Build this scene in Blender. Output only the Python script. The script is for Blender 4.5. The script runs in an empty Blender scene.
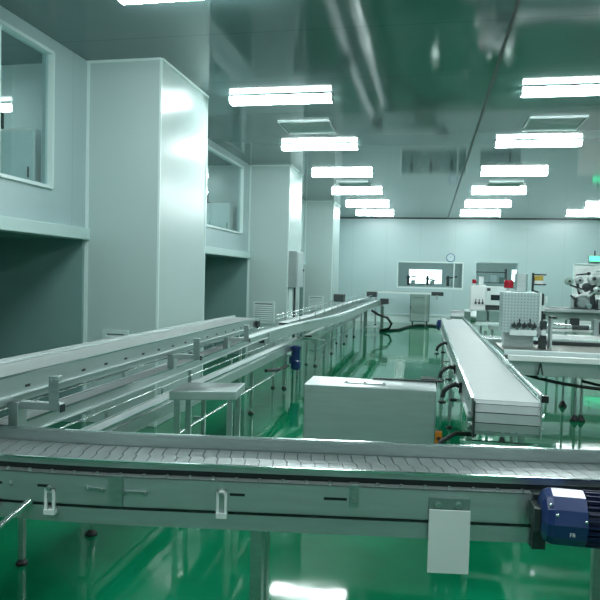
import bpy, math, random
from mathutils import Vector, Matrix
random.seed(7)
C = bpy.context.scene.collection
PI = math.pi

# ------------------------------------------------------------------ materials
def mat(name, col, rough=.4, metal=0., spec=.5, noise=0., nscale=8., bump=0., stretch=None, emit=0., alpha=None, coat=0.):
    m = bpy.data.materials.new(name); m.use_nodes = True
    nt = m.node_tree; b = nt.nodes['Principled BSDF']
    b.inputs['Base Color'].default_value = (*col, 1)
    b.inputs['Roughness'].default_value = rough
    b.inputs['Metallic'].default_value = metal
    b.inputs['Specular IOR Level'].default_value = spec
    b.inputs['Coat Weight'].default_value = coat
    b.inputs['Coat Roughness'].default_value = .06
    if emit:
        b.inputs['Emission Color'].default_value = (*col, 1)
        b.inputs['Emission Strength'].default_value = emit
    if noise or bump:
        tc = nt.nodes.new('ShaderNodeTexCoord'); mp = nt.nodes.new('ShaderNodeMapping')
        if stretch: mp.inputs['Scale'].default_value = stretch
        nz = nt.nodes.new('ShaderNodeTexNoise'); nz.inputs['Scale'].default_value = nscale
        nz.inputs['Detail'].default_value = 4
        nt.links.new(tc.outputs['Object'], mp.inputs[0]); nt.links.new(mp.outputs[0], nz.inputs['Vector'])
        if noise:
            cr = nt.nodes.new('ShaderNodeValToRGB')
            cr.color_ramp.elements[0].position = .3; cr.color_ramp.elements[1].position = .7
            cr.color_ramp.elements[0].color = (*[c*(1-noise) for c in col], 1)
            cr.color_ramp.elements[1].color = (*[min(1, c*(1+noise)) for c in col], 1)
            nt.links.new(nz.outputs['Fac'], cr.inputs[0]); nt.links.new(cr.outputs[0], b.inputs['Base Color'])
            mr = nt.nodes.new('ShaderNodeMapRange')
            mr.inputs['To Min'].default_value = rough*.8; mr.inputs['To Max'].default_value = min(1, rough*1.25)
            nt.links.new(nz.outputs['Fac'], mr.inputs['Value']); nt.links.new(mr.outputs[0], b.inputs['Roughness'])
        if bump:
            bp = nt.nodes.new('ShaderNodeBump'); bp.inputs['Strength'].default_value = bump; bp.inputs['Distance'].default_value = .01
            nt.links.new(nz.outputs['Fac'], bp.inputs['Height']); nt.links.new(bp.outputs[0], b.inputs['Normal'])
    return m

def panel_mat(name, col, rough, axis_scales, spec=.5, dark=.82, noise=.03, coat=0, wave=.08):
    """painted sandwich panels with thin joints every 1.18 m"""
    m = mat(name, col, rough, 0, spec, coat=coat); nt = m.node_tree; b = nt.nodes['Principled BSDF']
    tc = nt.nodes.new('ShaderNodeTexCoord'); sx = nt.nodes.new('ShaderNodeSeparateXYZ')
    nt.links.new(tc.outputs['Object'], sx.inputs[0])
    prev = None
    for ax, step, off in axis_scales:
        a = nt.nodes.new('ShaderNodeMath'); a.operation = 'ADD'; a.inputs[1].default_value = off
        nt.links.new(sx.outputs[ax], a.inputs[0])
        d = nt.nodes.new('ShaderNodeMath'); d.operation = 'PINGPONG'; d.inputs[1].default_value = step/2
        nt.links.new(a.outputs[0], d.inputs[0])
        l = nt.nodes.new('ShaderNodeMath'); l.operation = 'LESS_THAN'; l.inputs[1].default_value = .006
        nt.links.new(d.outputs[0], l.inputs[0])
        if prev is None: prev = l
        else:
            mx = nt.nodes.new('ShaderNodeMath'); mx.operation = 'MAXIMUM'
            nt.links.new(prev.outputs[0], mx.inputs[0]); nt.links.new(l.outputs[0], mx.inputs[1]); prev = mx
    mix = nt.nodes.new('ShaderNodeMix'); mix.data_type = 'RGBA'
    mix.inputs['A'].default_value = (*col, 1); mix.inputs['B'].default_value = (*[c*dark for c in col], 1)
    nt.links.new(prev.outputs[0], mix.inputs['Factor']); nt.links.new(mix.outputs['Result'], b.inputs['Base Color'])
    nz = nt.nodes.new('ShaderNodeTexNoise'); nz.inputs['Scale'].default_value = 1.3
    bp = nt.nodes.new('ShaderNodeBump'); bp.inputs['Strength'].default_value = wave; bp.inputs['Distance'].default_value = .02
    nt.links.new(tc.outputs['Object'], nz.inputs['Vector'])
    nt.links.new(nz.outputs['Fac'], bp.inputs['Height']); nt.links.new(bp.outputs[0], b.inputs['Normal'])
    return m

M = {}
def brushed(name, col, rough, metal, noise, nscale, aniso=.55):
    m = mat(name, col, rough, metal, noise=noise, nscale=nscale, stretch=(1, 1, 9)); nt = m.node_tree; b = nt.nodes['Principled BSDF']
    tg = nt.nodes.new('ShaderNodeTangent'); tg.direction_type = 'RADIAL'; tg.axis = 'Z'
    nt.links.new(tg.outputs[0], b.inputs['Tangent']); b.inputs['Anisotropic'].default_value = aniso; b.inputs['Anisotropic Rotation'].default_value = .25
    for l in list(b.inputs['Roughness'].links): nt.links.remove(l)
    return m
M['wall'] = panel_mat('wall_panel', (.50, .66, .67), .32, [(0, 1.18, .3)], dark=.86)
M['col'] = mat('column_panel', (.52, .65, .64), .25, 0, .38)
M['trimw'] = mat('white_trim', (.74, .88, .87), .3)
M['wall_side'] = panel_mat('side_wall_panel', (.46, .61, .62), .3, [(1, 1.18, .2)], dark=.86)
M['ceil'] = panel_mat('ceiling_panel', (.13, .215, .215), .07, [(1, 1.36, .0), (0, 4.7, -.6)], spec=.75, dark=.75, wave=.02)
M['ledge'] = mat('ledge_paint', (.60, .78, .76), .4)
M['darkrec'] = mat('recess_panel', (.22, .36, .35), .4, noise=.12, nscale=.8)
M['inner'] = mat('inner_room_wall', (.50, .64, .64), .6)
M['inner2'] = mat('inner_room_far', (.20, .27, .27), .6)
M['steel'] = brushed('brushed_steel', (.48, .545, .54), .30, .92, .08, 12, 0.)
M['steel2'] = brushed('satin_steel', (.50, .57, .565), .38, .85, .06, 5)
M['sheet'] = brushed('stainless_sheet', (.53, .60, .595), .35, .82, .05, 4)
M['chrome'] = mat('polished_steel', (.75, .83, .82), .14, 1.)
M['slat'] = mat('slat_steel', (.34, .38, .375), .34, .7, noise=.10, nscale=30)
M['slatdark'] = mat('slat_gap', (.03, .04, .04), .6)
M['beltg'] = mat('grey_plastic_chain', (.34, .38, .37), .42, 0, .5, noise=.05, nscale=20)
M['beltw'] = mat('pale_plastic_chain', (.88, .96, .96), .35, 0, .5)
M['beltd'] = mat('grey_white_slats', (.42, .48, .48), .48, 0, .4, noise=.05, nscale=9)
M['white'] = mat('white_plastic', (.75, .85, .84), .35)
M['bright'] = mat('white_enamel', (.86, .90, .89), .3)
M['black'] = mat('black_rubber', (.012, .015, .016), .45)
M['dark'] = mat('dark_metal', (.045, .06, .06), .4, .4)
M['blue'] = mat('blue_motor_paint', (.008, .030, .15), .28, 0, .6, coat=.3)
M['navy'] = mat('navy_fin_paint', (.010, .018, .07), .4)
M['orange'] = mat('orange_plastic', (.85, .26, .02), .4)
M['red'] = mat('red_lamp_glass', (.45, .012, .03), .2, 0, .6)
M['yellow'] = mat('amber_film', (.50, .36, .06), .35)
M['greend'] = mat('dull_green_enamel', (.16, .26, .23), .4, .2)
M['greyd'] = mat('grey_green_enamel', (.30, .42, .38), .4)
M['brown'] = mat('worn_bed_plate', (.22, .24, .21), .4, .5, noise=.1)
M['louver'] = mat('louver_paint', (.66, .80, .79), .4)
M['cable'] = mat('black_cable', (.01, .014, .014), .35)
M['exit'] = mat('green_sign_light', (.10, .85, .42), .5, emit=1.3)
M['lamp'] = mat('lit_diffuser', (.90, 1.0, 1.0), .5, emit=30.)
M['lampin'] = mat('lit_diffuser_inner', (.9, 1.0, .98), .5, emit=42.)
M['day'] = mat('daylight_window', (.93, 1.0, 1.0), .5, emit=3.2)
M['housing'] = mat('lamp_housing', (.38, .48, .48), .4)
M['gasket'] = mat('lamp_gasket', (.03, .05, .05), .5)  # housing coloured near-black so the gap at the ceiling reads as shade
M['clockf'] = mat('clock_face', (.62, .76, .80), .3)
M['clockb'] = mat('clock_rim', (.10, .22, .38), .3)
M['screen'] = mat('dark_screen', (.02, .03, .035), .15)
M['redbrown'] = mat('red_brown_block', (.10, .03, .025), .5)
# perforated front of the control box
pm = mat('perforated_sheet', (.52, .63, .64), .4, .5); nt = pm.node_tree
tc = nt.nodes.new('ShaderNodeTexCoord'); vo = nt.nodes.new('ShaderNodeTexVoronoi'); vo.inputs['Scale'].default_value = 36; vo.inputs['Randomness'].default_value = 0
cr = nt.nodes.new('ShaderNodeValToRGB'); cr.color_ramp.elements[0].position = .25; cr.color_ramp.elements[1].position = .4
cr.color_ramp.elements[0].color = (.37, .46, .47, 1); cr.color_ramp.elements[1].color = (.58, .70, .70, 1)
nt.links.new(tc.outputs['Object'], vo.inputs['Vector']); nt.links.new(vo.outputs['Distance'], cr.inputs[0])
nt.links.new(cr.outputs[0], nt.nodes['Principled BSDF'].inputs['Base Color']); M['perf'] = pm
# epoxy floor
fm = mat('green_epoxy', (.0, .2, .1), .06, 0, .30, coat=.0); nt = fm.node_tree; b = nt.nodes['Principled BSDF']
tc = nt.nodes.new('ShaderNodeTexCoord')
n1 = nt.nodes.new('ShaderNodeTexNoise'); n1.inputs['Scale'].default_value = .9; n1.inputs['Detail'].default_value = 5
cr = nt.nodes.new('ShaderNodeValToRGB'); cr.color_ramp.elements[0].position = .35; cr.color_ramp.elements[1].position = .65
cr.color_ramp.elements[0].color = (.0015, .125, .050, 1); cr.color_ramp.elements[1].color = (.003, .215, .098, 1)
n2 = nt.nodes.new('ShaderNodeTexNoise'); n2.inputs['Scale'].default_value = 2.2; n2.inputs['Detail'].default_value = 2
bp = nt.nodes.new('ShaderNodeBump'); bp.inputs['Strength'].default_value = .16; bp.inputs['Distance'].default_value = .015
nt.links.new(tc.outputs['Object'], n1.inputs['Vector']); nt.links.new(tc.outputs['Object'], n2.inputs['Vector'])
nt.links.new(n1.outputs['Fac'], cr.inputs[0]); nt.links.new(cr.outputs[0], b.inputs['Base Color'])
nt.links.new(n2.outputs['Fac'], bp.inputs['Height']); nt.links.new(bp.outputs[0], b.inputs['Normal']); M['floor'] = fm
# window glass: clear with real fresnel reflection
gm = bpy.data.materials.new('window_glass'); gm.use_nodes = True; nt = gm.node_tree; nt.nodes.clear()
out = nt.nodes.new('ShaderNodeOutputMaterial'); mx = nt.nodes.new('ShaderNodeMixShader'); fr = nt.nodes.new('ShaderNodeFresnel'); ge = nt.nodes.new('ShaderNodeNewGeometry'); io = nt.nodes.new('ShaderNodeMapRange'); io.inputs['To Min'].default_value = 1.5; io.inputs['To Max'].default_value = 1/1.5; nt.links.new(ge.outputs['Backfacing'], io.inputs['Value']); nt.links.new(io.outputs[0], fr.inputs[0])
tr = nt.nodes.new('ShaderNodeBsdfTransparent'); tr.inputs[0].default_value = (.86, .93, .93, 1); gl = nt.nodes.new('ShaderNodeBsdfGlossy'); gl.inputs['Roughness'].default_value = .02
nt.links.new(fr.outputs[0], mx.inputs[0]); nt.links.new(tr.outputs[0], mx.inputs[1]); nt.links.new(gl.outputs[0], mx.inputs[2]); nt.links.new(mx.outputs[0], out.inputs[0]); M['glass'] = gm
cm = gm.copy(); cm.name = 'clear_cover'; M['cover'] = cm
[n for n in cm.node_tree.nodes if n.type == 'BSDF_TRANSPARENT'][0].inputs[0].default_value = (.8, .9, .92, 1)

# ------------------------------------------------------------------ mesh builder
class MB:
    def __init__(s): s.v = []; s.f = []; s.mi = []; s.sm = []; s.mats = []
    def _m(s, m):
        m = M[m] if isinstance(m, str) else m
        if m not in s.mats: s.mats.append(m)
        return s.mats.index(m)
    def face(s, pts, m, smooth=False):
        i = len(s.v); s.v += [tuple(p) for p in pts]; s.f.append(tuple(range(i, i+len(pts)))); s.mi.append(s._m(m)); s.sm.append(smooth)
    def raw(s, vs, fs, m, smooth=False):
        i = len(s.v); s.v += [tuple(p) for p in vs]; k = s._m(m)
        for f in fs: s.f.append(tuple(i+j for j in f)); s.mi.append(k); s.sm.append(smooth)
    def hexa(s, p, m):
        s.raw(p, [(0, 3, 2, 1), (4, 5, 6, 7), (0, 1, 5, 4), (1, 2, 6, 5), (2, 3, 7, 6), (3, 0, 4, 7)], m)
    def box(s, x0, x1, y0, y1, z0, z1, m, rot=0, c=None):
        if x0 > x1: x0, x1 = x1, x0
        if y0 > y1: y0, y1 = y1, y0
        if z0 > z1: z0, z1 = z1, z0
        p = [(x0, y0, z0), (x1, y0, z0), (x1, y1, z0), (x0, y1, z0), (x0, y0, z1), (x1, y0, z1), (x1, y1, z1), (x0, y1, z1)]
        if rot:
            cx, cy = c if c else ((x0+x1)/2, (y0+y1)/2); co, si = math.cos(rot), math.sin(rot)
            p = [(cx+(a-cx)*co-(b-cy)*si, cy+(a-cx)*si+(b-cy)*co, z) for a, b, z in p]
        s.hexa(p, m)
    def bar(s, a, b, w, h, m):
        a = Vector(a); b = Vector(b); d = (b-a).normalized()
        up = Vector((0, 0, 1)) if abs(d.z) < .95 else Vector((0, 1, 0))
        r = d.cross(up).normalized()*w/2; u = r.cross(d).normalized()*h/2
        s.hexa([a-r-u, a+r-u, a+r+u, a-r+u, b-r-u, b+r-u, b+r+u, b-r+u], m)
    def cyl(s, a, b, r, m, n=16, r2=None, caps=True):
        a = Vector(a); b = Vector(b); r2 = r if r2 is None else r2; d = (b-a).normalized()
        up = Vector((0, 0, 1)) if abs(d.z) < .95 else Vector((0, 1, 0))
        x = d.cross(up).normalized(); y = x.cross(d).normalized()
        A = [a+(x*math.cos(2*PI*i/n)+y*math.sin(2*PI*i/n))*r for i in range(n)]
        B = [b+(x*math.cos(2*PI*i/n)+y*math.sin(2*PI*i/n))*r2 for i in range(n)]
        s.raw(A+B, [(i, i+n, (i+1) % n+n, (i+1) % n) for i in range(n)], m, True)
        if caps: s.face(A, m); s.face(B[::-1], m)
    def tube(s, pts, r, m, n=8):
        pts = [Vector(p) for p in pts]; rings = []
        x = None
        for i, p in enumerate(pts):
            d = (pts[min(i+1, len(pts)-1)]-pts[max(i-1, 0)]).normalized()
            if x is None:
                up = Vector((0, 0, 1)) if abs(d.z) < .9 else Vector((0, 1, 0)); x = d.cross(up).normalized()
            else: x = (x-d*x.dot(d)).normalized()
            y = x.cross(d)
            rings.append([p+(x*math.cos(2*PI*k/n)+y*math.sin(2*PI*k/n))*r for k in range(n)])
        vs = [q for rg in rings for q in rg]; fs = []
        for i in range(len(pts)-1):
            for k in range(n): fs.append((i*n+k, (i+1)*n+k, (i+1)*n+(k+1) % n, i*n+(k+1) % n))
        s.raw(vs, fs, m, True); s.face(rings[0], m); s.face(rings[-1][::-1], m)
    def lathe(s, prof, c, m, axis='z', n=20):
        """prof: (r, t) pairs along the axis"""
        def pt(r, t, a):
            u, w = r*math.cos(a), r*math.sin(a)
            return {'z': (c[0]+u, c[1]+w, c[2]+t), 'x': (c[0]+t, c[1]+u, c[2]+w), 'y': (c[0]+u, c[1]+t, c[2]+w)}[axis]
        vs = [pt(r, t, 2*PI*k/n) for r, t in prof for k in range(n)]
        fs = [(i*n+k, i*n+(k+1) % n, (i+1)*n+(k+1) % n, (i+1)*n+k) for i in range(len(prof)-1) for k in range(n)]
        s.raw(vs, fs, m, False)
        s.face([pt(prof[0][0], prof[0][1], -2*PI*k/n) for k in range(n)], m); s.face([pt(prof[-1][0], prof[-1][1], 2*PI*k/n) for k in range(n)], m)
    def sphere(s, c, r, m, n=12, sq=(1, 1, 1)):
        vs = []; fs = []
        for i in range(n//2+1):
            th = PI*i/(n//2)
            for k in range(n): vs.append((c[0]+r*sq[0]*math.sin(th)*math.cos(2*PI*k/n), c[1]+r*sq[1]*math.sin(th)*math.sin(2*PI*k/n), c[2]+r*sq[2]*math.cos(th)))
        for i in range(n//2):
            for k in range(n): fs.append((i*n+k, (i+1)*n+k, (i+1)*n+(k+1) % n, i*n+(k+1) % n))
        s.raw(vs, fs, m, True)
    def build(s, name, parent=None, loc=None, bevel=0., kind=None):
        me = bpy.data.meshes.new(name)
        o = loc if loc else (0, 0, 0)
        me.from_pydata([(a-o[0], b-o[1], c-o[2]) for a, b, c in s.v], [], s.f)
        for m in s.mats: me.materials.append(m)
        for p, k, q in zip(me.polygons, s.mi, s.sm): p.material_index = k; p.use_smooth = q
        ob = bpy.data.objects.new(name, me); C.objects.link(ob)
        if parent is not None:
            ob.parent = parent
            if loc: ob.location = Vector(loc)-root_of(parent)
            else: ob.location = -root_of(parent)
        elif loc: ob.location = loc
        if bevel:
            bv = ob.modifiers.new('bevel', 'BEVEL'); bv.width = bevel; bv.segments = 2; bv.limit_method = 'ANGLE'; bv.angle_limit = math.radians(50)
            w = ob.modifiers.new('weld', 'WELD'); w.merge_threshold = 1e-5; ob.modifiers.move(1, 0)
        if kind: ob['kind'] = kind
        return ob

def root_of(o):
    v = Vector(o.location)
    while o.parent: o = o.parent; v = v+Vector(o.location)
    return v
def thing(name, label, cat, loc=(0, 0, 0), group=None):
    o = bpy.data.objects.new(name, None); o.empty_display_size = .1; C.objects.link(o); o.location = loc
    return tag(o, label, cat, group)
def tag(o, label, cat, group=None):
    o['label'] = label; o['category'] = cat
    if group: o['group'] = group
    return o
def struct(name, mb, bevel=0.): return mb.build(name, None, None, bevel, 'structure')
def dup(root, loc, label=None, group=None):
    r = root.copy(); C.objects.link(r); r.location = loc
    if label: r['label'] = label
    if group: r['group'] = group
    for ch in list(root.children):
        c = ch.copy(); C.objects.link(c); c.parent = r
        for g in list(ch.children):
            d = g.copy(); C.objects.link(d); d.parent = c
    return r

# ------------------------------------------------------------------ paths
class Path:
    def __init__(s, pts, smooth=True, step=.05):
        P = [Vector(p) for p in pts]
        if smooth and len(P) > 2:
            Q = []
            for i in range(len(P)-1):
                p0, p1, p2, p3 = P[max(i-1, 0)], P[i], P[i+1], P[min(i+2, len(P)-1)]
                n = max(2, int((p2-p1).length/.12))
                for k in range(n):
                    t = k/n
                    Q.append(.5*((2*p1)+(p2-p0)*t+(2*p0-5*p1+4*p2-p3)*t*t+(3*p1-p0-3*p2+p3)*t**3))
            Q.append(P[-1]); P = Q
        s.P = P; s.L = [0]
        for a, b in zip(P, P[1:]): s.L.append(s.L[-1]+(b-a).length)
        s.len = s.L[-1]
    def frame(s, i):
        d = s.P[min(i+1, len(s.P)-1)]-s.P[max(i-1, 0)]; d.z = 0; d.normalize(); return d, Vector((d.y, -d.x, 0))
    def at(s, t):
        import bisect
        i = min(max(bisect.bisect_right(s.L, t)-1, 0), len(s.P)-2)
        u = (t-s.L[i])/(s.L[i+1]-s.L[i]); p = s.P[i].lerp(s.P[i+1], u)
        n0 = s.frame(i)[1]; n1 = s.frame(i+1)[1]; n = n0.lerp(n1, min(max(u, 0), 1)).normalized()
        return p, Vector((-n.y, n.x, 0)), n
    def pt(s, t, o, z):
        p, d, n = s.at(t); return p+n*o+Vector((0, 0, z))
    def sub(s, t0, t1):
        ts = [t0]+[l for l in s.L if t0+1e-4 < l < t1-1e-4]+[t1]; return ts
def strip(mb, path, o0, o1, z0, z1, m, t0=0, t1=None):
    t1 = path.len if t1 is None else t1
    ts = path.sub(t0, t1); vs = []; fs = []
    for t in ts: vs += [path.pt(t, o0, z0), path.pt(t, o1, z0), path.pt(t, o1, z1), path.pt(t, o0, z1)]
    for i in range(len(ts)-1):
        a = i*4; b = a+4
        for k in range(4): fs.append((a+k, a+(k+1) % 4, b+(k+1) % 4, b+k))
    fs.append((3, 2, 1, 0)); e = (len(ts)-1)*4; fs.append((e, e+1, e+2, e+3))
    mb.raw(vs, fs, m)
def rail(mb, path, o, z, r, m, t0=0, t1=None, n=8):
    mb.tube([path.pt(t, o, z) for t in path.sub(t0, path.len if t1 is None else t1)], r, m, n)
def slats(mb, path, o0, o1, z, pitch, gap, m, step=0., t0=0, t1=None, th=.004):
    t1 = path.len if t1 is None else t1; t = t0; om = (o0+o1)/2
    prof = [(o0, 0), (om-.012, step*.2), (om+.012, step*.8), (o1, step)] if step else [(o0, 0), (o1, 0)]
    while t+pitch+step < t1:
        lo = [path.pt(t+q, o, z) for o, q in prof]; hi = [path.pt(t+q+pitch-gap, o, z) for o, q in prof]
        n = len(prof); up = Vector((0, 0, th)); low = lo+hi; vs = low+[p+up for p in low]; fs = []
        for k in range(n-1): fs.append((2*n+k, 2*n+k+1, 3*n+k+1, 3*n+k))
        ring = list(range(n))+[2*n-1-k for k in range(n)]
        for k in range(len(ring)):
            a, b = ring[k], ring[(k+1) % len(ring)]; fs.append((a, b, b+2*n, a+2*n))
        mb.raw(vs, fs, m); t += pitch

def bolt(parent, p, r=.006, d='y-', name='bolt', m='steel'):
    mb = MB(); v = {'y-': (0, -1, 0), 'x+': (1, 0, 0), 'z+': (0, 0, 1), 'x-': (-1, 0, 0)}[d]; q = Vector(p); v = Vector(v)
    mb.cyl(q, q+v*r*.5, r*1.5, m, 12); mb.cyl(q+v*r*.5, q+v*r*1.3, r, m, 6)
    return mb.build(name, parent)

def leg_at(path, t, o, ztop, parent, w=.035, m='steel', foot=True):
    p = path.pt(t, o, 0); z = path.at(t)[0].z
    mb = MB(); mb.box(p.x-w/2, p.x+w/2, p.y-w/2, p.y+w/2, .07-p.z+p.z, ztop+z, m)
    l = mb.build('leg', parent, bevel=.002)
    if foot:
        f = MB(); f.cyl((p.x, p.y, .025), (p.x, p.y, .09), .008, 'chrome', 8); f.lathe([(.035, 0), (.035, .012), (.014, .03)], (p.x, p.y, 0), 'black', n=14)
        f.build('levelling_foot', l)
    return l

# ------------------------------------------------------------------ setting
CE, YF, XW, XC = 3.65, 22.7, -3.42, -2.63
m = MB(); m.box(-5, 8, -4, YF+.1, -.1, 0, 'floor'); struct('floor', m)
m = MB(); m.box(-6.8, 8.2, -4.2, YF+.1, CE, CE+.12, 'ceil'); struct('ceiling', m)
# far wall with two window holes and the door hole
def wall_x(mb, y0, y1, x0, x1, z0, z1, holes, mt):
    """wall in the XZ plane with rectangular holes (sorted by x, not overlapping)"""
    x = x0
    for a, b, c, d in holes:
        mb.box(x, a, y0, y1, z0, z1, mt)
        if c > z0: mb.box(a, b, y0, y1, z0, c, mt)
        mb.box(a, b, y0, y1, d, z1, mt); x = b
    mb.box(x, x1, y0, y1, z0, z1, mt)
def wall_y(mb, x0, x1, y0, y1, z0, z1, holes, mt):
    y = y0
    for a, b, c, d in holes:
        mb.box(x0, x1, y, a, z0, z1, mt)
        if c > z0: mb.box(x0, x1, a, b, z0, c, mt)
        mb.box(x0, x1, a, b, d, z1, mt); y = b
    mb.box(x0, x1, y, y1, z0, z1, mt)
WA = (-1.05, 1.17, 1.24, 2.13); WB = (1.60, 2.97, 1.26, 2.15); DW = (4.76, 5.75, 0, 2.16)
m = MB(); wall_x(m, YF, YF+.18, -4.8, 8.2, 0, CE, [WA, WB, DW], 'wall'); struct('wall_far', m)
m = MB(); m.box(8, 8.2, -4, YF, 0, CE, 'wall_side'); struct('wall_right', m)
m = MB(); m.box(-4.8, 8.2, -4.2, -4, 0, CE, 'wall'); struct('wall_rear', m)
# left wall: columns, upper walls with windows, recesses below
cols = [(0.05, 1.35), (5.96, 7.30), (11.95, 13.10), (17.68, 18.95)]
for y0, y1 in cols:
    m = MB(); m.box(-4.7, XC, y0, y1, 0, CE, 'col')
    o = m.build('column', None, bevel=.006); o['kind'] = 'structure'
    t = MB()
    for (xa, ya) in ((XC, y0), (XC, y1)):
        t.box(xa-.014, xa+.006, ya-.006 if ya == y0 else ya-.018, ya+.018 if ya == y0 else ya+.006, 0, CE, 'trimw')
    t.box(XC-.01, XC+.02, y0, y1, CE-.025, CE, 'trimw')
    t.box(XW, XC, y0-.02, y0+.005, CE-.025, CE, 'trimw')
    t.box(XW-.02, XW+.03, y0-.012, y0+.01, 0, CE, 'trimw'); t.build('column_trim', o, bevel=0)
bays = [(-4, .05), (1.35, 5.96), (7.30, 11.95), (13.10, 17.68), (18.95, YF)]
m = MB(); l = MB(); rc = MB()
wins = []
for i, (y0, y1) in enumerate(bays):
    h = [(y0+.5, y1-(.62 if i == 1 else .48), 2.30, 3.52)] if i != 4 else []
    wins += h if i != 4 else []
    if i == 4: m.box(XW-.1, XW, y0, y1, 0, CE, 'wall_side'); continue
    wall_y(m, XW-.1, XW, y0, y1, 1.87, CE, h, 'wall_side')
    rc.box(-4.62, XW-.005, y1-.05, y1-.001, 0, 1.87, 'darkrec')  # dark end panel added to shade the column face inside the recess
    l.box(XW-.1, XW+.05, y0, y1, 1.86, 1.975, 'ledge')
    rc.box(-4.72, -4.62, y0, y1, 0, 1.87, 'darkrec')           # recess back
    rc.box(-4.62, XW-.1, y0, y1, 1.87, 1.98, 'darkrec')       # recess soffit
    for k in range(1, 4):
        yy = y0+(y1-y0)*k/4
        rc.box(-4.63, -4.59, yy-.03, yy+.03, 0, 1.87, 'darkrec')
struct('wall_left', m); struct('trim_1', l, .008); struct('wall_recess', rc)
# ceiling seam strip, cornices, baseboards
m = MB(); m.box(.585, .615, -4, YF, CE-.008, CE, 'dark'); struct('trim_2', m)
m = MB(); m.box(XW, 8, YF-.015, YF, CE-.03, CE, 'dark'); struct('trim_3', m)
m = MB(); m.box(-3.4, DW[0], YF-.035, YF, .0, .30, 'trimw'); m.box(DW[1], 8, YF-.035, YF, 0, .30, 'trimw'); m.box(-3.4, DW[0], YF-.06, YF-.03, .27, .32, 'trimw'); struct('baseboard_far', m)
# upper rooms behind the left windows
m = MB()
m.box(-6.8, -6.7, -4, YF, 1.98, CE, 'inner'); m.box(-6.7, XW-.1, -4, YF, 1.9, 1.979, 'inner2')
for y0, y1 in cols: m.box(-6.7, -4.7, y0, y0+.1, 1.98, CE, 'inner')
struct('wall_upper_room', m)
def window(n, hole, axis, depth, mull, fw=.05, pos=None):
    a, b, c, d = hole; m = MB(); g = MB(); fw = .03 if axis == 'y' else fw
    if axis == 'y':
        x0, x1 = pos-.05, pos+.025
        m.box(x0, x1, a-fw*.4, a+fw*.6, c, d, 'trimw'); m.box(x0, x1, b-fw*.6, b+fw*.4, c, d, 'trimw')
        m.box(x0, x1, a, b, d-fw*.6, d+fw*.4, 'trimw'); m.box(x0, x1, a, b, c-fw*.4, c+fw*.6, 'trimw')
        for q in mull: m.box(x0, x1-.03, q-.02, q+.02, c, d, 'trimw')
        g.box(pos-.03, pos-.022, a, b, c, d, 'glass')
    else:
        y0, y1 = pos, pos+.05
        m.box(a-.02, a+.02, y0, y1, c, d, 'trimw'); m.box(b-.02, b+.02, y0, y1, c, d, 'trimw')
        m.box(a, b, y0, y1, d-.02, d+.03, 'trimw'); m.box(a, b, y0, y1, c-.03, c+.03, 'trimw')
        for q in mull: m.box(q-.02, q+.02, y0, y1, c, d, 'trimw')
        g.box(a, b, pos+.02, pos+.026, c, d, 'glass')
    w = m.build('window_%d' % n, None); w['kind'] = 'structure'
    g.build('pane', w); return w
window(1, wins[1], 'y', 0, [4.62], pos=XW)
window(2, wins[2], 'y', 0, [9.55], pos=XW)
window(3, wins[3], 'y', 0, [15.4], pos=XW)
window(6, wins[0], 'y', 0, [-2.], pos=XW)
window(4, WA, 'x', 0, [.87], pos=YF-.01)
window(5, WB, 'x', 0, [], pos=YF+.12)
# room behind the far wall
m = MB()
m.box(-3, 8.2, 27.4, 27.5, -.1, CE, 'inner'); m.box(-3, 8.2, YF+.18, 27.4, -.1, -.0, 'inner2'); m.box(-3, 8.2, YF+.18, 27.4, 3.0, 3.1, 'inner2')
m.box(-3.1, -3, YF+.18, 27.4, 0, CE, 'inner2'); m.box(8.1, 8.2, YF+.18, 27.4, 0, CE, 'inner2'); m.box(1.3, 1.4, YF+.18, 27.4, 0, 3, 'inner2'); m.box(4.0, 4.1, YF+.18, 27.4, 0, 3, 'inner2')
struct('wall_back_room', m)
for n, (x0, x1, z0, z1) in enumerate([(-.78, .54, 1.37, 1.93), (3.36, 3.66, 1.55, 2.0)]):
    m = MB(); m.box(x0-.04, x1+.04, 27.36, 27.42, z0-.04, z1+.04, 'trimw'); w = m.build('window_%d' % (7+n), None); w['kind'] = 'structure'
    g = MB(); g.box(x0, x1, 27.35, 27.359, z0, z1, 'day'); g.build('lit_pane', w)
# white door in the far wall
m = MB(); m.box(DW[0], DW[1], YF+.03, YF+.09, 0, DW[3], 'bright'); dr = m.build('door_1', None, bevel=.004); dr['kind'] = 'structure'
m = MB(); m.box(DW[0]-.04, DW[0]+.015, YF-.03, YF+.1, 0, DW[3]+.04, 'trimw'); m.box(DW[1]-.015, DW[1]+.04, YF-.03, YF+.1, 0, DW[3]+.04, 'trimw'); m.box(DW[0], DW[1], YF-.03, YF+.1, DW[3]-.01, DW[3]+.04, 'trimw'); m.build('door_frame', dr)
m = MB(); m.cyl((5.65, YF+.03, 1.0), (5.65, YF-.02, 1.0), .012, 'chrome'); m.cyl((5.66, YF-.02, 1.0), (5.54, YF-.02, 1.0), .01, 'chrome'); m.build('door_handle', dr)

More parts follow.
